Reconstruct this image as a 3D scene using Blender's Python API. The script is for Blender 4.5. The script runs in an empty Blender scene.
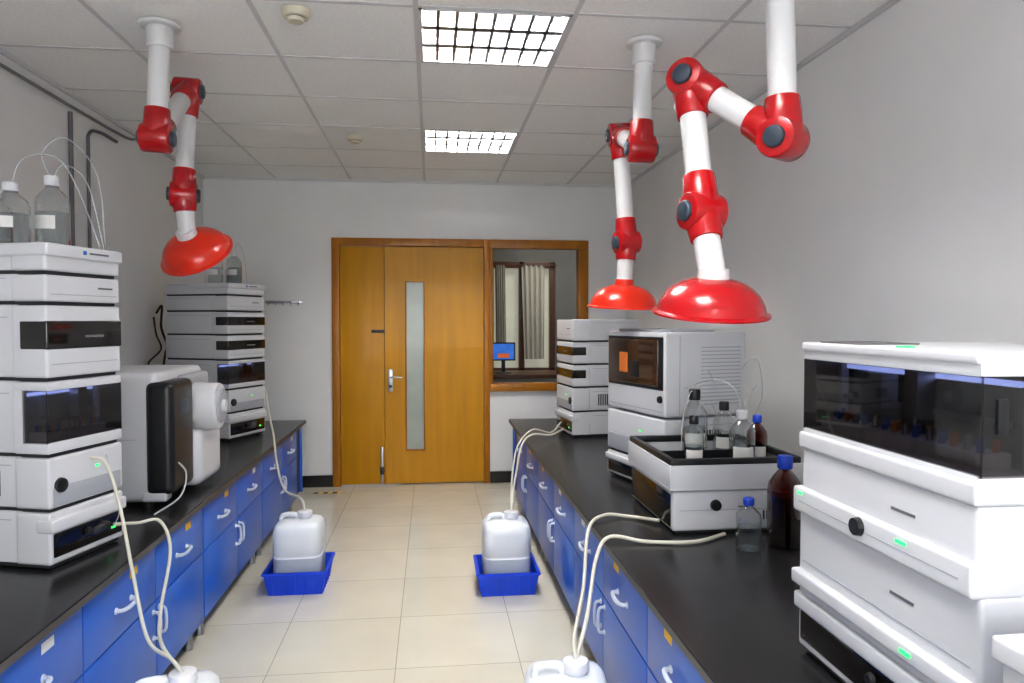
import bpy, bmesh, math, random
from mathutils import Vector, Matrix
random.seed(4)
R=math.radians
scene=bpy.context.scene
scene.view_settings.view_transform='Standard'
scene.view_settings.exposure=0.78
scene.view_settings.gamma=0.90

# ---------------------------------------------------------------- materials
def srgb(r,g,b):
    f=lambda c:(c/255/12.92) if c/255<=0.04045 else ((c/255+0.055)/1.055)**2.4
    return (f(r),f(g),f(b),1)
def mat(name,col,rough=.5,metal=0,var=.04,scale=6,bump=0,emit=None,es=0,coat=0,stretch=(1,1,1),spec=.5):
    m=bpy.data.materials.new(name); m.use_nodes=True
    nt=m.node_tree; n=nt.nodes; l=nt.links; p=n['Principled BSDF']
    p.inputs['Roughness'].default_value=rough; p.inputs['Metallic'].default_value=metal
    p.inputs['Coat Weight'].default_value=coat; p.inputs['Specular IOR Level'].default_value=spec
    tc=n.new('ShaderNodeTexCoord'); mp=n.new('ShaderNodeMapping'); mp.inputs['Scale'].default_value=stretch
    l.new(tc.outputs['Object'],mp.inputs[0])
    no=n.new('ShaderNodeTexNoise'); no.inputs['Scale'].default_value=scale; no.inputs['Detail'].default_value=4
    l.new(mp.outputs[0],no.inputs['Vector'])
    cr=n.new('ShaderNodeValToRGB')
    a=[max(0,c*(1-var*2)) for c in col[:3]]; b=[min(1,c*(1+var*2)) for c in col[:3]]
    cr.color_ramp.elements[0].position=.3; cr.color_ramp.elements[1].position=.7
    cr.color_ramp.elements[0].color=(*a,1); cr.color_ramp.elements[1].color=(*b,1)
    l.new(no.outputs['Fac'],cr.inputs[0]); l.new(cr.outputs[0],p.inputs['Base Color'])
    if bump:
        bp=n.new('ShaderNodeBump'); bp.inputs['Strength'].default_value=bump; bp.inputs['Distance'].default_value=.004
        l.new(no.outputs['Fac'],bp.inputs['Height']); l.new(bp.outputs[0],p.inputs['Normal'])
    if emit:
        p.inputs['Emission Color'].default_value=emit; p.inputs['Emission Strength'].default_value=es
    return m
def glass(name,tint,gl=.25,rough=.03):
    m=bpy.data.materials.new(name); m.use_nodes=True
    nt=m.node_tree; n=nt.nodes; l=nt.links; n.clear()
    o=n.new('ShaderNodeOutputMaterial'); t=n.new('ShaderNodeBsdfTransparent'); t.inputs[0].default_value=tint
    g=n.new('ShaderNodeBsdfGlossy'); g.inputs['Roughness'].default_value=rough
    lw=n.new('ShaderNodeLayerWeight'); lw.inputs[0].default_value=gl
    mx=n.new('ShaderNodeMixShader'); l.new(lw.outputs['Facing'],mx.inputs[0]); l.new(t.outputs[0],mx.inputs[1]); l.new(g.outputs[0],mx.inputs[2])
    l.new(mx.outputs[0],o.inputs[0]); return m

M={}
M['wall']=mat('painted_plaster',srgb(228,228,227),.75,var=.012,scale=2.5,bump=.05)
M['tile']=mat('ceiling_tile',srgb(237,237,235),.85,var=.02,scale=60,bump=.1)
M['tbar']=mat('ceiling_grid',srgb(204,204,205),.5,var=.01)
M['black_base']=mat('black_baseboard',srgb(22,20,20),.3)
M['bench']=mat('black_epoxy',srgb(28,28,30),.25,var=.12,scale=3)
M['edge']=mat('bench_edge',srgb(66,62,58),.4,var=.1)
M['blue']=mat('blue_laminate',srgb(22,94,192),.33,var=.03,scale=2,coat=.15)
M['carc']=mat('cabinet_carcass',srgb(14,52,115),.5)
M['handle']=mat('white_handle',srgb(198,206,218),.3)
M['kick']=mat('toe_kick',srgb(46,52,70),.6)
M['label']=mat('paper_label',srgb(222,222,218),.7)
M['ylab']=mat('yellow_label',srgb(230,185,50),.6)
M['inst']=mat('instrument_white',srgb(203,204,207),.42,var=.012,scale=3)
M['inst2']=mat('instrument_grey',srgb(164,167,174),.45,var=.012,scale=3)
M['seam']=mat('seam_dark',srgb(34,36,40),.6)
M['dark']=mat('dark_plastic',srgb(22,23,26),.35)
M['band']=mat('smoked_panel',srgb(20,17,16),.1,coat=.4)
M['brown']=mat('brown_window',srgb(62,38,18),.1,var=.3,scale=5,coat=.5)
M['steel']=mat('steel',srgb(170,172,176),.3,metal=1)
M['led']=mat('green_led',srgb(40,220,90),.4,emit=srgb(40,240,100),es=1.6)
M['blueled']=mat('interior_lamp',srgb(120,150,220),.4,emit=srgb(150,170,235),es=3.0)
M['amb_int']=mat('interior_amber_part',srgb(210,120,50),.4)
M['red']=mat('red_plastic',srgb(166,6,16),.26,var=.03,coat=.3)
M['orange']=mat('red_orange_plastic',srgb(206,40,8),.28,var=.03,coat=.25)
M['pipe']=mat('white_pipe',srgb(212,212,212),.35,var=.01)
M['knob']=mat('grey_knob',srgb(48,60,72),.4)
M['crate']=mat('blue_crate',srgb(8,68,205),.38,var=.03)
M['hdpe']=mat('white_hdpe',srgb(218,222,226),.38,var=.01)
M['hliq']=mat('white_hdpe_filled',srgb(172,180,190),.35,var=.02)
M['hose']=mat('clear_hose',srgb(196,193,180),.3,var=.02)
M['ptfe']=mat('thin_tubing',srgb(180,183,186),.3)
M['wood']=mat('varnished_door',(.50,.235,.002,1),.38,var=.05,scale=3,coat=.05,stretch=(5,5,.4),spec=.3)
M['frame']=mat('wood_frame',(.36,.135,.004,1),.38,var=.07,scale=4,coat=.05,stretch=(5,5,.7),spec=.35)
M['dframe']=mat('dark_wood_frame',srgb(92,54,30),.4,var=.1,scale=4,stretch=(5,5,.7))
M['frost']=mat('frosted_glass',srgb(160,168,158),.25,var=.03)
M['curtain']=mat('curtain_cloth',srgb(214,208,196),.8,var=.06,scale=8,stretch=(8,1,.3))
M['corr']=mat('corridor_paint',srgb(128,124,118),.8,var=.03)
M['outside']=mat('daylit_pane',srgb(190,190,180),.5,emit=srgb(206,200,180),es=.3)
M['fill_pane']=mat('added_fill_pane',srgb(220,228,240),.5,emit=srgb(240,242,246),es=6.0)  # emissive pane added behind the camera as soft daylight fill
M['lamp']=mat('fluorescent_tube',srgb(255,255,255),.5,emit=(1,.985,.96,1),es=150)
M['refl_glow']=mat('lamp_reflector_glow',srgb(225,225,225),.35,emit=(.98,.98,1,1),es=.2)  # faint emission added so the reflector plate looks bright
M['louver']=mat('louver_metal',srgb(135,137,141),.35,metal=.7)
M['caps']=mat('white_cap',srgb(212,212,216),.4)
M['bcap']=mat('blue_cap',srgb(24,70,190),.35)
M['rubber']=mat('black_cable',srgb(18,18,20),.5)
M['conduit']=mat('conduit',srgb(98,98,100),.5)
M['trunk']=mat('trunking_grey',srgb(120,120,122),.5)
M['scr']=mat('monitor_screen',srgb(30,80,170),.3,emit=srgb(60,130,230),es=.4,var=.3,scale=12)
M['screen_o']=mat('monitor_picture',srgb(230,120,40),.3,emit=srgb(240,110,40),es=.3)
M['bstripe']=mat('blue_stripe',srgb(40,110,190),.4)
M['cream']=mat('detector_plastic',srgb(200,194,174),.5)
M['glass']=glass('clear_glass',(.93,.95,.95,1),.35)
M['smoke']=glass('smoked_glass',(.46,.44,.44,1),.10)
M['amber']=glass('amber_glass',(.34,.075,.02,1),.2)
M['liq']=glass('clear_liquid',(.86,.89,.90,1),.1)

# floor: glossy porcelain tiles
def floor_mat():
    m=bpy.data.materials.new('porcelain_tiles'); m.use_nodes=True
    nt=m.node_tree; n=nt.nodes; l=nt.links; p=n['Principled BSDF']
    tc=n.new('ShaderNodeTexCoord'); mp=n.new('ShaderNodeMapping')
    mp.inputs['Location'].default_value=(.16,-.37,0)
    l.new(tc.outputs['Object'],mp.inputs[0])
    br=n.new('ShaderNodeTexBrick'); br.offset=0; br.squash=1
    br.inputs['Scale'].default_value=1; br.inputs['Brick Width'].default_value=.54; br.inputs['Row Height'].default_value=.54
    br.inputs['Mortar Size'].default_value=.0022; br.inputs['Mortar Smooth'].default_value=.1
    br.inputs['Color1'].default_value=srgb(218,213,198); br.inputs['Color2'].default_value=srgb(211,206,190)
    br.inputs['Mortar'].default_value=srgb(172,166,152)
    l.new(mp.outputs[0],br.inputs['Vector'])
    no=n.new('ShaderNodeTexNoise'); no.inputs['Scale'].default_value=3.5; no.inputs['Detail'].default_value=6
    l.new(tc.outputs['Object'],no.inputs['Vector'])
    mx=n.new('ShaderNodeMixRGB'); mx.blend_type='MULTIPLY'; mx.inputs[0].default_value=.18
    l.new(br.outputs['Color'],mx.inputs[1]); l.new(no.outputs['Fac'],mx.inputs[2]); l.new(mx.outputs[0],p.inputs['Base Color'])
    p.inputs['Roughness'].default_value=.13
    return m
M['floor']=floor_mat()

# ---------------------------------------------------------------- builder
class B:
    def __init__(s,name,loc=(0,0,0),rz=0):
        s.name=name; s.loc=Vector(loc); s.rz=rz; s.bm=bmesh.new(); s.mats=[]
    def mi(s,m):
        if m not in s.mats: s.mats.append(m)
        return s.mats.index(m)
    def add(s,t,m,mx=None):
        i=s.mi(m)
        if mx is not None: bmesh.ops.transform(t,matrix=mx,verts=t.verts)
        for f in t.faces: f.material_index=i; f.smooth=True
        me=bpy.data.meshes.new('tmp'); t.to_mesh(me); t.free(); s.bm.from_mesh(me); bpy.data.meshes.remove(me)
    def box(s,c,d,m,bev=0,seg=2,rot=None):
        t=bmesh.new(); bmesh.ops.create_cube(t,size=1)
        bmesh.ops.scale(t,vec=d,verts=t.verts)
        if bev: bmesh.ops.bevel(t,geom=t.edges[:],offset=min(bev,min(d)*.45),segments=seg,profile=.6,affect='EDGES')
        mx=Matrix.Translation(c)
        if rot: mx=mx@Matrix.Rotation(rot[0],4,rot[1])
        s.add(t,m,mx)
    def b2(s,x0,x1,y0,y1,z0,z1,m,bev=0,seg=2):
        s.box(((x0+x1)/2,(y0+y1)/2,(z0+z1)/2),(x1-x0,y1-y0,z1-z0),m,bev,seg)
    def cyl(s,a,b,r0,r1,m,seg=28,bev=0):
        a=Vector(a); b=Vector(b); d=b-a; L=d.length
        t=bmesh.new(); bmesh.ops.create_cone(t,cap_ends=True,segments=seg,radius1=r0,radius2=r1,depth=L)
        if bev:
            es=[e for e in t.edges if abs(e.verts[0].co.z-e.verts[1].co.z)<1e-6]
            bmesh.ops.bevel(t,geom=es,offset=bev,segments=2,profile=.5,affect='EDGES')
        s.add(t,m,Matrix.Translation((a+b)/2)@d.to_track_quat('Z','Y').to_matrix().to_4x4())
    def lathe(s,prof,m,o=(0,0,0),axis=(0,0,1),seg=36):
        t=bmesh.new(); rings=[]
        for r,z in prof:
            r=max(r,1e-4)
            rings.append([t.verts.new((r*math.cos(2*math.pi*k/seg),r*math.sin(2*math.pi*k/seg),z)) for k in range(seg)])
        for a,b in zip(rings,rings[1:]):
            for k in range(seg): t.faces.new((a[k],a[(k+1)%seg],b[(k+1)%seg],b[k]))
        bmesh.ops.recalc_face_normals(t,faces=t.faces)
        s.add(t,m,Matrix.Translation(o)@Vector(axis).to_track_quat('Z','Y').to_matrix().to_4x4())
    def loft(s,secs,m,o=(0,0,0),n=40,p=5,cap=True):
        t=bmesh.new(); rings=[]
        for z,hx,hy in secs:
            r=[]
            for k in range(n):
                a=2*math.pi*k/n; c,si=math.cos(a),math.sin(a)
                q=(abs(c)**p+abs(si)**p)**(-1/p)
                r.append(t.verts.new((hx*c*q,hy*si*q,z)))
            rings.append(r)
        for a,b in zip(rings,rings[1:]):
            for k in range(n): t.faces.new((a[k],a[(k+1)%n],b[(k+1)%n],b[k]))
        if cap: t.faces.new(rings[0][::-1]); t.faces.new(rings[-1])
        s.add(t,m,Matrix.Translation(o))
    def tube(s,pts,r,m,seg=10,sub=8):
        P=[Vector(p) for p in pts]; P=[2*P[0]-P[1]]+P+[2*P[-1]-P[-2]]
        C=[]
        for i in range(1,len(P)-2):
            for k in range(sub):
                u=k/sub; a,b,c,d=P[i-1:i+3]
                C.append(.5*((2*b)+(c-a)*u+(2*a-5*b+4*c-d)*u*u+(3*b-a-3*c+d)*u**3))
        C.append(P[-2])
        t=bmesh.new(); rings=[]; up=Vector((.13,.21,.97))
        for i,c in enumerate(C):
            d=(C[min(i+1,len(C)-1)]-C[max(i-1,0)]).normalized()
            x=d.cross(up)
            if x.length<1e-3: x=d.cross(Vector((1,0,0)))
            x.normalize(); y=d.cross(x)
            rings.append([t.verts.new(c+r*(math.cos(2*math.pi*k/seg)*x+math.sin(2*math.pi*k/seg)*y)) for k in range(seg)])
        for a,b in zip(rings,rings[1:]):
            for k in range(seg): t.faces.new((a[k],a[(k+1)%seg],b[(k+1)%seg],b[k]))
        t.faces.new(rings[0]); t.faces.new(rings[-1][::-1])
        bmesh.ops.recalc_face_normals(t,faces=t.faces)
        s.add(t,m)
    def done(s):
        me=bpy.data.meshes.new(s.name); s.bm.to_mesh(me); s.bm.free()
        for m in s.mats: me.materials.append(M[m])
        me.set_sharp_from_angle(angle=R(38))
        o=bpy.data.objects.new(s.name,me); o.location=s.loc; o.rotation_euler=(0,0,s.rz)
        bpy.context.collection.objects.link(o); return o

# ---------------------------------------------------------------- room
XL,XR,YF,YN,H=-1.98,1.80,6.54,-1.6,2.75
b=B('floor'); b.b2(XL-.1,XR+.1,YN-.1,10,-.1,0,'floor'); b.done()
b=B('wall_left'); b.b2(XL-.12,XL,YN-.1,YF+.14,0,H+.2,'wall'); b.done()
b=B('wall_right'); b.b2(XR,XR+.12,YN-.1,YF+.14,0,H+.2,'wall'); b.done()
DX0,DX1,DZ=-.888,1.446,2.236
for q in ((XL,DX0,0,H+.2),(DX1,XR,0,H+.2),(DX0,DX1,DZ,H+.2),(.53,DX1,0,.845)):
    b=B('wall_far'); b.b2(q[0],q[1],YF,YF+.14,q[2],q[3],'wall'); b.done()
for q in ((XL,-1.3,0,H+.2),(1.2,XR,0,H+.2),(-1.3,1.2,0,.9),(-1.3,1.2,2.3,H+.2)):
    b=B('wall_rear'); b.b2(q[0],q[1],YN-.12,YN,q[2],q[3],'wall'); b.done()
b=B('rear_fill_window')  # unseen window, added to throw fill light from behind the camera
b.b2(-1.3,1.2,YN-.1,YN-.08,.9,2.3,'fill_pane')
for x in (-1.3,-.08,1.15): b.b2(x,x+.05,YN-.07,YN-.01,.9,2.3,'frame')
for z in (.9,2.25): b.b2(-1.3,1.2,YN-.07,YN-.01,z,z+.05,'frame')
b.done()
for nm,x0,x1,y0,y1 in (('baseboard_far',XL,DX0,YF-.015,YF),('baseboard_far.001',.53,XR,YF-.015,YF),('baseboard_left',XL,XL+.015,6.02,YF-.015),('baseboard_right',XR-.015,XR,5.92,YF-.015)):
    b=B(nm); b.b2(x0,x1,y0,y1,0,.105,'black_base'); b.done()
# ceiling of tiles + T grid, with the four light bays left open
TX=[XL]+[-.06+.65*k for k in range(-2,3)]+[XR]
TY=[YN]+[2.91+.615*k for k in range(-7,6)]+[YF]
bays=[(2.91,3.525),(4.755,5.37),(1.065,1.68),(-.78,-.165)]
def isbay(x,y): return abs(x-(-.06))<.01 and any(abs(y-q[0])<.02 for q in bays)
b=B('ceiling')
for i in range(len(TX)-1):
    for j in range(len(TY)-1):
        if isbay(TX[i],TY[j]): continue
        b.b2(TX[i]+.006,TX[i+1]-.006,TY[j]+.006,TY[j+1]-.006,H,H+.015,'tile')
for x in TX[1:-1]: b.b2(x-.010,x+.010,YN,YF,H-.003,H+.012,'tbar')
for y in TY[1:-1]: b.b2(XL,XR,y-.010,y+.010,H-.0025,H+.0115,'tbar')
b.b2(XL,XR,YN,YF,H+.16,H+.2,'tile')
b.b2(XL,XL+.02,YN,YF,H-.02,H,'tbar'); b.b2(XR-.02,XR,YN,YF,H-.02,H,'tbar'); b.b2(XL,XR,YF-.02,YF,H-.02,H,'tbar')
b.done()
for y0,y1 in bays:
    b=B('ceiling_light'); x0,x1=-.06+.012,.59-.012; y0+=.012; y1-=.012
    b.b2(x0,x1,y0,y1,H+.09,H+.1,'refl_glow')
    for q in (x0,x1-.012): b.b2(q,q+.012,y0,y1,H-.006,H+.1,'tbar')
    for q in (y0,y1-.012): b.b2(x0,x1,q,q+.012,H-.006,H+.1,'tbar')
    w=(y1-y0)
    for k in range(3):
        yc=y0+w*(k+.5)/3
        b.cyl((x0+.02,yc,H+.065),(x1-.02,yc,H+.065),.014,.014,'lamp',12)
        for s_ in (-1,1):   # sloping reflector wings beside each tube
            b.box((x0+(x1-x0)/2,yc+s_*.07,H+.055),(x1-x0-.03,.05,.003),'louver',rot=(s_*R(-35),'X'))
    for k in range(1,3):
        yc=y0+w*k/3; b.b2(x0,x1,yc-.018,yc+.018,H,H+.03,'louver')
    for k in range(1,8):
        xc=x0+(x1-x0)*k/8; b.b2(xc-.007,xc+.007,y0,y1,H,H+.035,'louver')
    b.done()
for x,y in ((-.54,3.0),(-.515,4.98)):
    b=B('smoke_detector',(x,y,H-.004)); b.lathe([(0,-.045),(.03,-.045),(.036,-.03),(.05,-.028),(.058,-.012),(.06,0),(0,0)],'cream'); 
    b.lathe([(.037,-.032),(.037,-.022)],'seam'); b.done()

# ---------------------------------------------------------------- door + borrowed light window
b=B('door_1')
Y0,Y1=YF-.02,YF+.1
b.b2(-.887,-.818,Y0,Y1,0,DZ-.001,'frame',.006); b.b2(-.818,.475,Y0,Y1,2.165,DZ-.001,'frame',.006); b.b2(.475,.529,Y0,Y1,0,DZ-.001,'frame',.006)
b.b2(-.815,-.426,YF+.005,YF+.05,.012,2.16,'wood',.004)
b.b2(-.422,-.232,YF+.005,YF+.05,.012,2.16,'wood'); b.b2(-.07,.472,YF+.005,YF+.05,.012,2.16,'wood')
b.b2(-.232,-.07,YF+.005,YF+.05,.012,.318,'wood'); b.b2(-.232,-.07,YF+.005,YF+.05,1.845,2.16,'wood')
b.b2(-.426,-.422,YF+.03,YF+.05,.0,2.16,'seam')
b.b2(-.232,-.07,YF+.025,YF+.032,.318,1.845,'frost')
for q in (-.24,-.074): b.b2(q,q+.012,YF-.002,YF+.03,.31,1.853,'frame',.003)
for q in (.308,1.843): b.b2(-.24,-.062,YF-.002,YF+.03,q,q+.012,'frame',.003)
b.box((-.372,YF,.955),(.042,.012,.2),'steel',.005); b.cyl((-.372,YF,.985),(-.372,YF-.05,.985),.011,.011,'steel')
b.tube([(-.372,YF-.05,.985),(-.33,YF-.055,.985),(-.265,YF-.05,.98)],.009,'steel'); b.cyl((-.372,YF-.004,.9),(-.372,YF-.012,.9),.014,.014,'dark')
b.b2(-.54,-.425,YF-.004,YF+.01,1.385,1.412,'dark',.003)
b.b2(-.462,-.438,YF-.01,YF+.01,.02,.35,'steel',.004); b.b2(-.468,-.432,YF-.016,YF,.1,.17,'dark',.004)
b.done()
b=B('window_2')
b.b2(.53,1.445,Y0,Y1,2.155,DZ-.001,'frame',.006); b.b2(1.352,1.445,Y0,Y1,.846,2.155,'frame',.006)
b.b2(.53,1.352,Y0-.02,Y1,.846,.918,'frame',.006); b.b2(.53,.56,YF+.01,Y1,.918,2.155,'frame',.004)
b.b2(.56,1.352,YF+.05,YF+.056,.918,2.155,'glass'); b.done()
# room behind the glass
b=B('wall_corridor')
b.b2(-.2,.72,9.2,9.3,0,2.9,'corr'); b.b2(1.6,3.6,9.2,9.3,0,2.9,'corr'); b.b2(.72,1.6,9.2,9.3,0,.8,'corr'); b.b2(.72,1.6,9.2,9.3,2.25,2.9,'corr')
b.b2(-.3,-.2,YF+.14,9.3,0,2.9,'corr'); b.b2(3.6,3.7,YF+.14,9.3,0,2.9,'corr'); b.b2(-.3,3.7,YF+.14,9.3,2.9,3.0,'corr'); b.done()
b=B('window_3')
b.b2(.72,1.6,9.26,9.27,.8,2.25,'outside')
for x in (.72,1.12,1.52): b.b2(x,x+.07,9.15,9.25,.8,2.25,'dframe',.005)
for z in (.8,2.17): b.b2(.72,1.59,9.15,9.25,z,z+.08,'dframe',.005)
b.done()
b=B('curtain')
for x0,x1 in ((.80,.93),(1.14,1.44)):
    t=bmesh.new(); n=40; top=[];bot=[]
    for k in range(n+1):
        u=k/n; x=x0+(x1-x0)*u; y=9.08+.03*math.sin(u*math.pi*9)
        xm=(x0+x1)/2
        top.append(t.verts.new((x,y,2.2))); bot.append(t.verts.new((xm+(x-xm)*.75+.03*u,y,1.0)))
    for k in range(n): t.faces.new((top[k],top[k+1],bot[k+1],bot[k]))
    b.add(t,'curtain')
b.cyl((.75,9.08,2.2),(1.6,9.08,2.2),.01,.01,'dframe'); b.done()
b=B('office_desk'); b.b2(.3,1.9,7.5,8.2,.88,.92,'dframe',.004)
for x in (.33,1.83):
    for y in (7.53,8.13): b.b2(x,x+.04,y,y+.04,0,.88,'dframe')
b.done()
b=B('computer_monitor',(.78,7.8,.92)); b.box((0,0,.235),(.26,.03,.20),'dark',.006); b.box((0,-.0165,.235),(.23,.004,.17),'scr'); b.box((0,-.019,.19),(.12,.003,.05),'screen_o')
b.b2(-.02,.02,0,.03,.01,.14,'dark'); b.lathe([(0,0),(.09,0),(.09,.008),(0,.012)],'dark'); b.done()
ld=bpy.data.lights.new('corridor_fill_light','AREA'); ld.energy=14; ld.size=.5; ld.color=(1,.95,.88)  # fill light added to brighten the room behind the glass
lo=bpy.data.objects.new('corridor_fill_light',ld); lo.location=(1.6,8.0,2.88); bpy.context.collection.objects.link(lo)

# ---------------------------------------------------------------- lab benches
ZB=.68
def bench(name,xw,xe,y0,y1,s,centres):
    b=B(name)
    f=xe-s*.03
    lo_,hi=min(xw,xe),max(xw,xe)
    b.b2(lo_,hi,y0,y1,ZB-.028,ZB,'bench',.004)
    q=sorted((xe-s*.002,xe+s*.0025)); b.b2(q[0],q[1],y0,y1,ZB-.026,ZB-.005,'edge')
    q=sorted((xw,f-s*.02)); b.b2(q[0],q[1],y0+.01,y1-.01,.10,ZB-.028,'carc')
    q=sorted((xw,f-s*.09)); b.b2(q[0],q[1],y0+.01,y1-.03,.0,.10,'kick')
    q=sorted((xw,f)); b.b2(q[0],q[1],y1-.012,y1-.004,.09,ZB-.03,'blue',.002)
    def front(ya,yb,za,zb):
        q=sorted((f-s*.02,f)); b.b2(q[0],q[1],ya+.003,yb-.003,za+.003,zb-.003,'blue',.003)
    def hh(yc,z,L):
        b.tube([(f,yc-L/2,z),(f+s*.022,yc-L/2+.006,z),(f+s*.027,yc,z-.004),(f+s*.022,yc+L/2-.006,z),(f,yc+L/2,z)],.0072,'handle',8,5)
        for d in (-1,1): b.cyl((f,yc+d*L/2,z),(f+s*.004,yc+d*L/2,z),.012,.011,'handle',12)
    def hv(yc,z,L):
        b.tube([(f,yc,z-L/2),(f+s*.022,yc,z-L/2+.006),(f+s*.027,yc,z),(f+s*.022,yc,z+L/2-.006),(f,yc,z+L/2)],.0062,'handle',8,5)
        for d in (-1,1): b.cyl((f,yc,z+d*L/2),(f+s*.004,yc,z+d*L/2),.011,.010,'handle',12)
    for c in centres:
        for d in (-1,1):
            ya,yb=sorted((c,c+d*.575))
            if yb>y1: yb=y1
            front(ya,yb,.42,ZB-.035); front(ya,yb,.10,.42)
            hh((ya+yb)/2,.52,.12); hv(c+d*.03,.335,.10)
            q=sorted((f,f+s*.001)); zc=.605
            b.b2(q[0],q[1],(ya+yb)/2-.045+.1,(ya+yb)/2+.02+.1,zc-.018,zc+.012,'label' if random.random()<.6 else 'ylab')
        for d in (-.5,.5):
            x=f-s*.05; b.cyl((x,c+d,0),(x,c+d,.10),.022,.018,'steel',14)
    b.done()
bench('lab_bench',XL+.004,-1.03,-1.2,6.0,1,[-.60,.56,1.71,2.86,4.02,5.18+.0])
bench('lab_bench',XR-.004,.635,-1.2,5.88,-1,[-.73,.42,1.57,2.72,3.87,5.02])

# ---------------------------------------------------------------- instruments
def module(b,z,h,kind,W,D,ns):
    zc=z+h/2; FD=.13
    b.b2(-W/2+.007,W/2-.007,FD-.02,D,z+.009,z+h-.002,'inst',.008)
    b.b2(-W/2+.014,W/2-.014,.012,D-.012,z-.004,z+.014,'seam')
    for sx in (-1,1):
        x=sx*(W/2-.0065)
        a,c=sorted((x,x+sx*.0015))
        b.b2(a,c,FD+.02,D-.03,z+h*.82,z+h*.82+.003,'inst2')
    if kind in('plain','tray','latch','band','dark'):
        b.b2(-W/2,W/2,0,FD,z+.008,z+h-.005,'inst',.010,3)
    if kind=='plain':
        b.b2(-W/2+.02,W/2-.02,-.001,.01,z+h*.30,z+h*.30+.003,'inst2'); b.b2(.06,.13,-.0015,.005,z+h*.55,z+h*.55+.006,'conduit')
    if kind=='tray':
        b.b2(-W/2-.006,W/2+.006,-.012,D*.6,z+h*.55,z+h-.002,'inst',.010,3)
        b.b2(-.02,-.004,-.0135,.0,z+h*.7,z+h*.7+.014,'bstripe',.002); b.b2(.01,.10,-.0135,.0,z+h*.7+.003,z+h*.7+.009,'conduit')
    if kind=='latch':
        b.b2(-W/2+.015,W/2-.015,-.003,.01,z+.012,z+h*.42,'inst2',.004)
        b.cyl((ns*(W/2-.045),.005,z+h*.45),(ns*(W/2-.045),-.012,z+h*.45),.026,.024,'dark',24,.004)
        for k in range(9):
            b.b2(*sorted((ns*(W/2-.004),ns*(W/2-.0075))),FD+.06+k*.016,FD+.068+k*.016,z+h*.25,z+h*.72,'seam')
        b.b2(W*.1,W*.1+.012,-.004,.0,z+h*.62,z+h*.62+.006,'led')
    if kind=='band':
        b.b2(-W/2-.002,W/2+.002,-.004,FD-.03,z+h*.40,z+h*.78,'band',.008,3)
        b.b2(-.01,.08,-.0055,0,z+h*.55,z+h*.55+.008,'conduit')
        b.b2(-W/2+.02,W/2-.02,-.001,.01,z+h*.2,z+h*.2+.003,'inst2')
    if kind=='dark':
        b.b2(-W/2+.012,W/2-.012,-.003,.03,z+h*.16,z+h*.60,'band',.006)
        b.b2(W*.30,W*.30+.018,-.005,0,z+h*.30,z+h*.30+.007,'led')
        b.b2(-W/2-.004,W/2+.004,-.012,.05,z+h*.62,z+h*.86,'inst',.008,3)
        b.cyl((ns*.02,-.01,z+h*.45),(ns*.02,-.02,z+h*.45),.014,.012,'dark',18)
    if kind=='cav':
        g=h*.14
        b.b2(-W/2,W/2,0,FD,z+.008,z+g+.012,'inst',.008); b.b2(-W/2,W/2,0,FD,z+h-g,z+h-.005,'inst',.008)
        for sx in (-1,1):
            b.b2(*sorted((sx*W/2,sx*(W/2-.014))),.09,FD,z+g,z+h-g+.004,'inst',.003)
            b.b2(*sorted((sx*W/2,sx*(W/2-.003))),.004,.095,z+g+.008,z+h-g+.002,'smoke')
        b.b2(-W/2+.01,W/2-.01,FD-.02,FD-.012,z+g,z+h-g,'dark')
        b.b2(-W/2,W/2,.002,.006,z+g+.008,z+h-g+.002,'smoke')
        b.b2(-W/2+.03,W/2-.03,FD-.035,FD-.02,z+h-g-.02,z+h-g-.010,'blueled')
        for k in range(3):
            xx=-W/2+.03+k*(W-.06)/3
            b.b2(xx,xx+(W-.06)/3-.015,.03,.10,z+g+.012,z+g+.040,'caps',.003)
            for j in range(5):
                for i in range(2):
                    px=xx+.012+j*((W-.06)/3-.04)/4
                    b.cyl((px,.05+i*.03,z+g+.040),(px,.05+i*.03,z+g+.062),.006,.006,('steel','bcap','amb_int')[(j+i)%3],8)
        b.b2(.02,.06,.05,.09,z+g+.075,z+h-g,'steel',.004); b.cyl((.04,.06,z+g+.05),(.04,.06,z+g+.08),.003,.003,'steel',8)
        b.b2(-W/2+.03,W/2-.03,.085,.095,z+g+.085,z+g+.097,'steel',.003)
        b.b2(-W*.3,-W*.12,.06,.1,z+g+.08,z+h-g-.02,'inst2',.004)

def stack(name,loc,rz,W,D,mods,ns):
    b=B(name,(loc[0],loc[1],ZB+.008),rz); z=.0
    for sx in(-1,1):
        for y in (.04,D-.04): b.cyl((sx*(W/2-.04),y,-.008),(sx*(W/2-.04),y,.006),.014,.014,'dark',12)
    for h,k in mods:
        module(b,z,h,k,W,D,ns); z+=h
    return b,z

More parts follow.
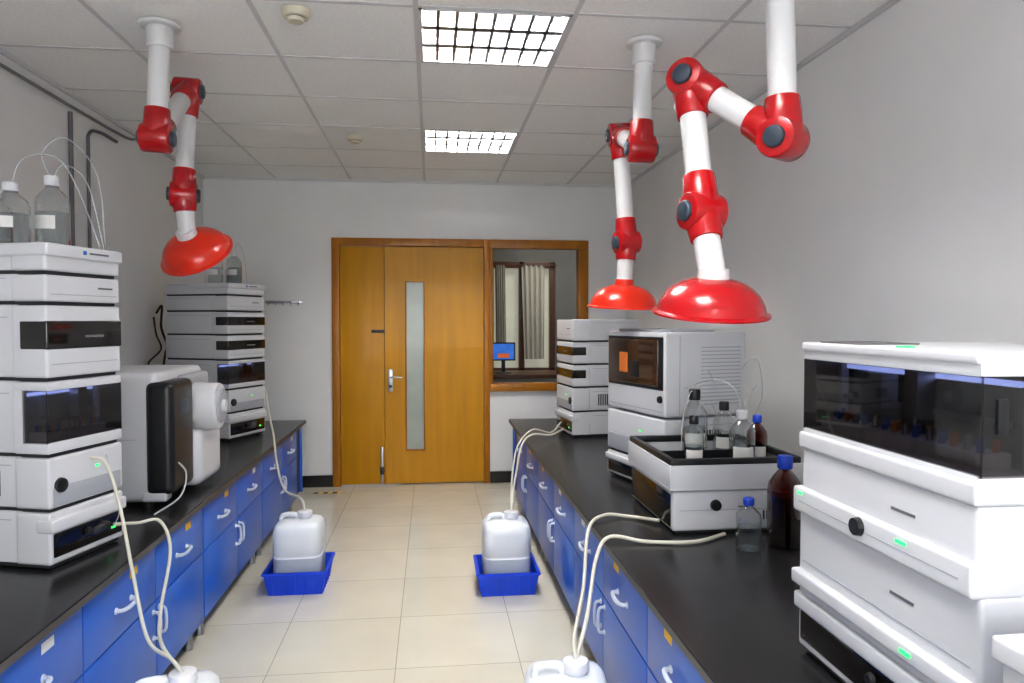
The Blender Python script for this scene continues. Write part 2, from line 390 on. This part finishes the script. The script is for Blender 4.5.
def bottle(name,loc,r,h,body='glass',cap='caps',label=True,fill=.5,tubes=None):
    b=B(name,loc); n=r*.36
    b.lathe([(0,.001),(r*.9,.001),(r,.008),(r,h*.62),(r*.93,h*.70),(r*.6,h*.79),(n,h*.84),(n,h*.93)],body)
    b.lathe([(n*1.2,h*.86),(n*1.25,h*.87),(n*1.25,h*.98),(n*1.1,h),(0,h)],cap)
    if fill: b.lathe([(0,.006),(r*.93,.006),(r*.93,h*fill),(0,h*fill)],'liq' if body=='glass' else 'amber')
    if label:
        t=bmesh.new(); k=14; lo_=[];hi=[]
        for i in range(k+1):
            a=R(-155+i*7)
            lo_.append(t.verts.new((1.01*r*math.cos(a),1.01*r*math.sin(a),h*.26))); hi.append(t.verts.new((1.01*r*math.cos(a),1.01*r*math.sin(a),h*.44)))
        for i in range(k): t.faces.new((lo_[i],lo_[i+1],hi[i+1],hi[i]))
        b.add(t,'label')
    if tubes:
        for t_ in tubes: b.tube(t_,.002,'ptfe',6,8)
    return b.done()

mods1=[(.185,'dark'),(.18,'latch'),(.25,'cav'),(.25,'band'),(.10,'plain'),(.10,'tray')]
b,zt=stack('liquid_chromatograph',(-1.19,2.625),R(90-16),.34,.46,mods1,-1)
b.tube([(.08,-.005,.33),(.06,-.05,.22),(.09,-.045,.12),(.10,-.01,.06)],.002,'ptfe',6)
b.done(); zt1=ZB+.008+zt
bottle('solvent_bottle',(-1.41,2.60,zt1),.055,.21,tubes=[[(0,0,.2),(.03,.03,.30),(.12,.10,.30),(.2,.16,.05),(.22,.18,-.1)]])
bottle('solvent_bottle',(-1.345,2.735,zt1),.055,.26,tubes=[[(0,0,.24),(-.03,.0,.34),(.04,.02,.40),(.13,.05,.28),(.16,.04,.02)],[(0,0,.24),(.04,.0,.30),(.11,.02,.24),(.16,.03,0)]])
bottle('solvent_bottle',(-1.52,2.72,zt1),.045,.20)

mods2=[(.18,'dark'),(.16,'latch'),(.20,'cav'),(.17,'band'),(.16,'band'),(.11,'plain'),(.085,'tray')]
b,zt=stack('liquid_chromatograph',(-1.28,5.16),R(90-24),.39,.53,mods2,-1); b.done()
zt2=ZB+.008+zt
bottle('solvent_bottle',(-1.36,5.16,zt2),.05,.22,tubes=[[(0,0,.2),(.02,0,.28),(.06,.02,.2),(.08,.02,0)]])
bottle('solvent_bottle',(-1.47,5.10,zt2),.05,.21)
bottle('solvent_bottle',(-1.40,5.29,zt2),.05,.24)

mods3=[(.17,'dark'),(.17,'latch'),(.16,'band'),(.16,'band'),(.16,'plain')]
b,zt=stack('liquid_chromatograph',(.95,5.08),R(-90+6),.40,.50,mods3,1); b.done()
b,zt=stack('liquid_chromatograph',(1.0,3.46),R(-90+15),.54,.46,[(.13,'dark'),(.22,'latch')],1)
z=.35; W=.54; D=.46; h=.405
b.b2(-W/2,W/2,.0,D,z+.006,z+h,'inst',.014,3)
b.b2(-W/2+.012,W/2-.012,-.004,.03,z+.13,z+h-.022,'dark',.010,3)
b.b2(-W/2+.02,W/2-.05,-.009,.03,z+.145,z+h-.035,'brown',.010,3)
b.b2(-.13,-.05,-.0105,-.005,z+.20,z+.30,'amb_int',.003); b.b2(-.02,.06,-.0105,-.005,z+.18,z+.26,'dark',.003)
b.b2(-W/2+.02,W/2-.02,-.002,.02,z+.03,z+.034,'inst2')
for k in range(16): b.b2(W/2-.001,W/2+.001,.20,.43,z+.06+k*.018,z+.065+k*.018,'inst2')
b.b2(W/2-.001,W/2+.002,.08,.083,z+.02,z+h-.02,'inst2')
b.b2(-W/2+.03,W/2-.03,.05,.3,z+h,z+h+.012,'inst2',.005)
b.cyl((W/2-.03,-.004,z+.09),(W/2-.03,-.014,z+.09),.018,.016,'dark',18)
b.tube([(W/2-.02,.42,z+.2),(W/2+.05,.48,z+.28),(W/2+.07,.5,z+.1),(W/2+.02,.47,z-.05)],.003,'ptfe',6)
b.done()
# bottle tray module
b=B('solvent_tray_module',(.91,2.9,ZB),R(-90)); W=.56; D=.50
b.b2(-W/2,W/2,0,D,.012,.165,'inst',.012,3)
b.b2(-W/2+.012,W/2-.02,-.004,.02,.022,.152,'band',.008)
b.b2(-W/2+.02,W/2-.02,.02,D-.02,.0,.02,'seam')
b.b2(W/2-.001,W/2+.001,.03,.47,.09,.093,'inst2'); b.cyl((W/2,.17,.11),(W/2+.012,.17,.11),.022,.02,'dark',20)
for k in range(7): b.b2(W/2-.001,W/2+.001,.36+k*.014,.367+k*.014,.05,.085,'seam')
b.b2(W/2-.002,W/2+.004,.26,.30,.10,.106,'conduit')
b.b2(-W/2-.012,W/2+.012,-.016,D+.02,.17,.185,'inst',.005)
for s_ in (-1,1):
    b.b2(*sorted((s_*(W/2+.012),s_*(W/2-.008))),-.016,D+.02,.175,.268,'inst',.006)
    b.b2(*sorted((s_*(W/2+.008),s_*(W/2-.016))),-.010,D+.01,.262,.290,'dark',.004)
b.b2(-W/2,W/2,-.016,.004,.175,.268,'inst',.006); b.b2(-W/2,W/2,D,D+.02,.175,.268,'inst',.006)
b.b2(-W/2,W/2,-.012,.012,.262,.290,'dark',.004); b.b2(-W/2,W/2,D-.008,D+.012,.262,.290,'dark',.004)
b.b2(-W/2+.008,W/2-.008,.004,D,.185,.190,'dark')
b.b2(-.004,.004,.01,D,.19,.27,'dark')
b.done()
zt=ZB+.191
bottle('solvent_bottle',(1.13,2.98,zt),.055,.33,cap='dark',tubes=[[(0,0,.3),(.02,.02,.38),(.1,.1,.40),(.2,.25,.3)],[(0,0,.3),(.06,0,.36),(.16,-.05,.33),(.2,-.1,.1)],[(0,0,.3),(-.03,-.03,.32),(-.07,-.05,.2),(-.08,-.06,.02)]])
bottle('solvent_bottle',(1.06,2.80,zt),.042,.24,cap='dark',tubes=[[(0,0,.22),(.03,.01,.28),(.1,.05,.27),(.16,.1,.15)]])
bottle('solvent_bottle',(1.265,2.80,zt),.052,.26,cap='caps',tubes=[[(0,0,.24),(-.02,.02,.34),(-.08,.1,.38),(-.14,.3,.32)],[(0,0,.24),(.03,.0,.32),(.08,.03,.36),(.13,.2,.32)]])
bottle('solvent_bottle',(1.28,3.02,zt),.048,.27,cap='dark')
bottle('amber_bottle',(1.362,2.87,zt),.042,.23,body='amber',cap='bcap',fill=0)
bottle('amber_bottle',(1.27,2.45,ZB),.06,.33,body='amber',cap='bcap',fill=.55,label=False)
bottle('sample_bottle',(1.125,2.43,ZB),.044,.185,cap='bcap',fill=.45,label=False)

# right near instrument
W=.57; b=B('liquid_chromatograph',(.905,1.375,ZB+.008),R(-90))
for sx in(-1,1):
    for y in (.06,.5): b.cyl((sx*.24,y,-.008),(sx*.24,y,.01),.014,.014,'dark',12)
module(b,0,.165,'dark',W+.02,.56,1)
module(b,.165,.19,'plain',W+.02,.56,1)
module(b,.355,.15,'plain',W,.56,1)
b.b2(-W/2-.010,W/2+.010,-.018,.10,.345,.405,'inst',.008,3)
b.b2(-W/2-.012,W/2+.012,-.020,.08,.165,.200,'inst',.007,3)
b.b2(-W/2+.02,W/2-.02,-.019,.0,.372,.374,'inst2')
module(b,.505,.245,'cav',W,.56,1)
b.b2(-W/2-.004,W/2+.004,-.008,.2,.50,.54,'inst',.008,3)
b.b2(-W/2+.0,W/2,-.006,.50,.738,.758,'inst',.007,3)
b.b2(-W/2+.04,-W/2+.2,.02,.16,.758,.761,'conduit',.001); b.b2(.05,.08,.01,.03,.757,.761,'led',.001)
b.b2(W/2-.004,W/2+.004,.03,.05,.62,.68,'dark',.002)
b.cyl((-.02,-.016,.38),(-.02,-.030,.38),.02,.018,'dark',20)
b.b2(-.27,-.25,-.020,-.016,.39,.396,'led'); b.b2(.1,.13,-.020,-.016,.385,.391,'led'); b.b2(.12,.15,-.022,-.018,.18,.187,'led')
for k in range(8): b.b2(W/2+.0035,W/2+.0055,.2+k*.03,.215+k*.03,.06,.13,'seam')
b.done()
b=B('reagent_box',(0,0,0)); b.b2(.83,1.12,.62,.95,ZB,ZB+.33,'inst',.008,3); b.b2(.828,1.122,.618,.952,ZB+.2,ZB+.27,'bstripe',.003); b.b2(.82,1.13,.61,.96,ZB+.32,ZB+.355,'inst',.006,3); b.done()

# mass spectrometer on left bench
b=B('mass_spectrometer',(0.01,0,ZB))
for x in (-1.7,-1.25):
    for y in (3.28,3.8): b.cyl((x,y,0),(x,y,.03),.02,.02,'dark',12)
b.b2(-1.78,-1.20,3.24,3.88,.025,.59,'inst',.035,4)
b.b2(-1.24,-1.125,3.22,3.51,.06,.55,'dark',.035,5)
b.b2(-1.26,-1.155,3.225,3.30,.03,.075,'inst',.015,3)
b.b2(-1.22,-1.10,3.51,3.86,.03,.30,'inst',.05,5)
b.b2(-1.22,-1.16,3.51,3.86,.30,.56,'inst2',.03,4)
b.cyl((-1.2,3.64,.40),(-1.04,3.64,.40),.118,.112,'inst',40,.012)
b.cyl((-1.04,3.64,.40),(-1.03,3.64,.40),.085,.08,'inst2',36); b.cyl((-1.03,3.64,.40),(-1.015,3.64,.40),.03,.028,'inst',24)
b.b2(-1.13,-1.122,3.33,3.43,.40,.46,'knob',.004)
for k in range(8): b.b2(-1.50,-1.34,3.2385,3.241,.36+k*.02,.366+k*.02,'inst2')
b.b2(-1.6,-1.28,3.2385,3.241,.30,.303,'inst2')
b.tube([(-1.14,3.3,.2),(-1.08,3.25,.15),(-1.09,3.2,.06),(-1.16,3.1,.01)],.004,'ptfe',6)
b.done()

# ---------------------------------------------------------------- fume extraction arms
def arm(name,C,E1,E2,E3,HT,hd,hood='red',r=.042,hs=1.0):
    C,E1,E2,E3,HT,hd=[Vector(q) for q in (C,E1,E2,E3,HT,hd)]; hd.normalize()
    b=B(name)
    b.cyl(C,C-Vector((0,0,.015)),.085,.08,'pipe',32,.004); b.cyl(C-Vector((0,0,.015)),C-Vector((0,0,.10)),r*1.3,r*1.25,'pipe',28,.006)
    pts=[C,E1,E2,E3,HT]
    for a,c in zip(pts,pts[1:]): b.cyl(a,c,r,r*.97,'pipe',28)
    for i in (1,2,3):
        P=pts[i]; di=(pts[i-1]-P).normalized(); do=(pts[i+1]-P).normalized()
        n=di.cross(do)
        if n.length<.25: n=Vector((1,.25,0))-di*Vector((1,.25,0)).dot(di)
        n.normalize()
        for d in (di,do):
            L=min(.125,(pts[i-1]-P).length*.42 if d is di else (pts[i+1]-P).length*.42)
            b.cyl(P,P+d*L,r*1.42,r*1.2,'red',24,.005)
        b.cyl(P-n*.060,P+n*.060,r*1.45,r*1.45,'red',30,.010)
        for s_ in (-1,1):
            b.cyl(P+n*s_*.059,P+n*s_*.074,r*.82,r*.74,'knob',20,.004)
    prof=[(.046,-.03),(.05,.0),(.07,.004),(.10,.014),(.128,.030),(.150,.051),(.166,.078),(.174,.104),(.188,.110),(.188,.117),(.170,.114),(.160,.080),(.144,.056),(.122,.037),(.095,.022),(.06,.012),(.044,.01)]
    b.lathe([(x*hs,z*hs) for x,z in prof],hood,HT,hd,48)
    b.cyl(HT-hd*.03,HT+hd*.01,r*1.08,r*1.18,'pipe',24)
    b.done()
arm('fume_extraction_arm',(-1.135,3.2,H-.005),(-1.155,3.2,2.27),(-1.16,3.62,2.60),(-1.18,3.60,2.10),(-1.165,3.6,1.905),(.22,.62,-.76),'orange',hs=.94)
arm('fume_extraction_arm',(.95,3.16,H-.005),(.94,3.16,2.27),(.965,3.62,2.45),(1.0,3.61,1.90),(.985,3.6,1.68),(-.02,.08,-1),'orange')
arm('fume_extraction_arm',(1.02,2.05,H-.005),(1.045,2.05,2.04),(.843,2.29,2.28),(.850,2.19,1.84),(.856,2.11,1.628),(.0,.17,-1),'red',hs=.95)

# ---------------------------------------------------------------- waste carboys in crates
def carboy(x,y,rz=0):
    b=B('storage_crate',(x,y,0),rz); w=.165
    b.b2(-w+.02,w-.02,-w+.02,w-.02,.002,.012,'crate')
    for a in (0,90,180,270):
        t=bmesh.new(); s0,s1=w-.022,w
        vs=[(-s0,-s0,.0),(s0,-s0,.0),(s1,-s1,.12),(-s1,-s1,.12),(-s0+.006,-s0+.006,.0),(s0-.006,-s0+.006,.0),(s1-.006,-s1+.006,.12),(-s1+.006,-s1+.006,.12)]
        v=[t.verts.new(q) for q in vs]
        for f in ((0,1,2,3),(5,4,7,6),(3,2,6,7),(1,0,4,5),(0,3,7,4),(2,1,5,6)): t.faces.new([v[k] for k in f])
        b.add(t,'crate',Matrix.Rotation(R(a),4,'Z'))
        t=bmesh.new(); bmesh.ops.create_cube(t,size=1); bmesh.ops.scale(t,vec=(2*w+.016,.018,.016),verts=t.verts); bmesh.ops.bevel(t,geom=t.edges[:],offset=.004,segments=2,affect='EDGES')
        b.add(t,'crate',Matrix.Rotation(R(a),4,'Z')@Matrix.Translation((0,-w,.122)))
        for k in range(5):
            t=bmesh.new(); bmesh.ops.create_cube(t,size=1); bmesh.ops.scale(t,vec=(.006,.008,.112),verts=t.verts)
            b.add(t,'crate',Matrix.Rotation(R(a),4,'Z')@Matrix.Translation((-.12+k*.06,-w+.010,.06))@Matrix.Rotation(R(10.4),4,'X'))
    b.done()
    b=B('waste_carboy',(x,y,.013),rz); q=.132
    b.loft([(0,q*.9,q*.9),(.012,q*.98,q*.98),(.03,q,q),(.18,q,q)],'hliq')
    b.loft([(.18,q,q),(.185,q*.975,q*.975),(.195,q*.975,q*.975),(.20,q,q),(.31,q,q),(.34,q*.97,q*.97),(.358,q*.86,q*.86),(.37,q*.6,q*.6),(.373,q*.3,q*.3)],'hdpe')
    b.cyl((.03,0,.365),(.03,0,.39),.034,.034,'hdpe',24,.003); b.cyl((.03,0,.38),(.03,0,.412),.042,.040,'caps',24,.004)
    b.tube([(-.10,0,.345),(-.095,0,.385),(-.06,0,.395),(-.02,0,.39),(-.01,0,.36)],.014,'hdpe',10,6)
    b.done()
carboy(-.745,4.11); carboy(.41,3.97); carboy(-.79,2.25,.2); carboy(.42,2.20,-.1)

# ---------------------------------------------------------------- hoses
def hose(pts,r=.0075,m='hose',name='drain_hose'):
    b=B(name); b.tube(pts,r,m,10,10); b.done()
hose([(-1.19,2.64,1.02),(-1.13,2.62,1.00),(-1.07,2.58,.86),(-1.0,2.50,.66),(-.91,2.38,.48),(-.80,2.27,.46),(-.76,2.255,.42)],.006)
hose([(-1.15,2.72,.76),(-1.09,2.78,.745),(-1.02,2.80,.745),(-.955,2.72,.66),(-.93,2.55,.50),(-.86,2.36,.47),(-.76,2.255,.42)],.006)
hose([(-1.18,5.25,1.0),(-1.10,5.0,.85),(-1.04,4.85,.73),(-.97,4.6,.60),(-.86,4.30,.50),(-.74,4.13,.49),(-.715,4.11,.42)],.007)
hose([(.93,5.02,.72),(.82,4.9,.70),(.68,4.8,.72),(.60,4.75,.66),(.53,4.5,.52),(.46,4.05,.50),(.44,3.97,.42)],.007)
hose([(.93,5.1,.76),(.84,5.0,.70),(.70,4.95,.73),(.585,4.85,.64),(.51,4.5,.54),(.45,4.05,.50),(.44,3.97,.42)],.006)
hose([(.90,2.75,.70),(.80,2.86,.69),(.70,2.85,.70),(.615,2.76,.67),(.55,2.55,.52),(.46,2.27,.47),(.45,2.2,.42)],.007)
hose([(1.1,2.58,.69),(.95,2.50,.69),(.78,2.52,.69),(.65,2.56,.70),(.585,2.5,.64),(.52,2.35,.50),(.45,2.2,.42)],.007)
hose([(-1.95,5.35,1.55),(-1.93,5.40,1.60),(-1.90,5.30,1.45),(-1.88,5.35,1.32),(-1.93,5.45,1.25),(-1.90,5.33,1.1),(-1.88,5.35,.75)],.008,'rubber','power_cable')
hose([(-1.95,5.30,1.52),(-1.92,5.26,1.40),(-1.85,5.15,1.30),(-1.93,5.14,1.2),(-1.94,5.30,1.1),(-1.90,5.40,.72)],.006,'rubber','power_cable')

# ---------------------------------------------------------------- wall fittings
b=B('conduit_pipe'); b.cyl((XL+.015,4.2,.72),(XL+.015,4.2,2.64),.012,.012,'conduit',12); b.done()
b=B('conduit_pipe'); b.tube([(XL+.015,4.40,.72),(XL+.015,4.40,1.6),(XL+.015,4.40,2.43),(XL+.015,4.42,2.58),(XL+.015,4.56,2.62),(XL+.015,4.78,2.62)],.010,'conduit',10,8); b.done()
b=B('cable_trunking'); b.tube([(XL+.02,-.5,2.67),(XL+.02,1.6,2.67),(XL+.02,3.0,2.67),(XL+.02,4.2,2.67),(XL+.02,4.9,2.68),(XL+.02,5.1,2.72)],.009,'trunk',10,6); b.done()
b=B('coat_hook_rail',(-1.30,YF,1.66)); b.b2(-.16,.16,-.014,-.002,-.012,.012,'steel',.003)
for k in range(5): b.tube([(-.13+k*.065,-.014,0),(-.13+k*.065,-.045,-.005),(-.13+k*.065,-.05,-.03),(-.13+k*.065,-.06,.005)],.004,'steel',6,5)
b.done()
b=B('hazard_tape'); 
for k in range(6): b.b2(-1.02+k*.04,-.98+k*.04,6.28,6.33,.0005,.002,'ylab' if k%2 else 'rubber')
b.done()

# ---------------------------------------------------------------- world, camera
w=bpy.data.worlds.new('World'); scene.world=w; w.use_nodes=True
w.node_tree.nodes['Background'].inputs[0].default_value=(.6,.7,.85,1); w.node_tree.nodes['Background'].inputs[1].default_value=.4
cd=bpy.data.cameras.new('camera'); cd.sensor_width=36; cd.lens=25.14; cd.clip_start=.05
co=bpy.data.objects.new('camera',cd); co.location=(0,0,1.5); co.rotation_euler=(R(90-1.72),0,R(-6.4))
bpy.context.collection.objects.link(co); scene.camera=co
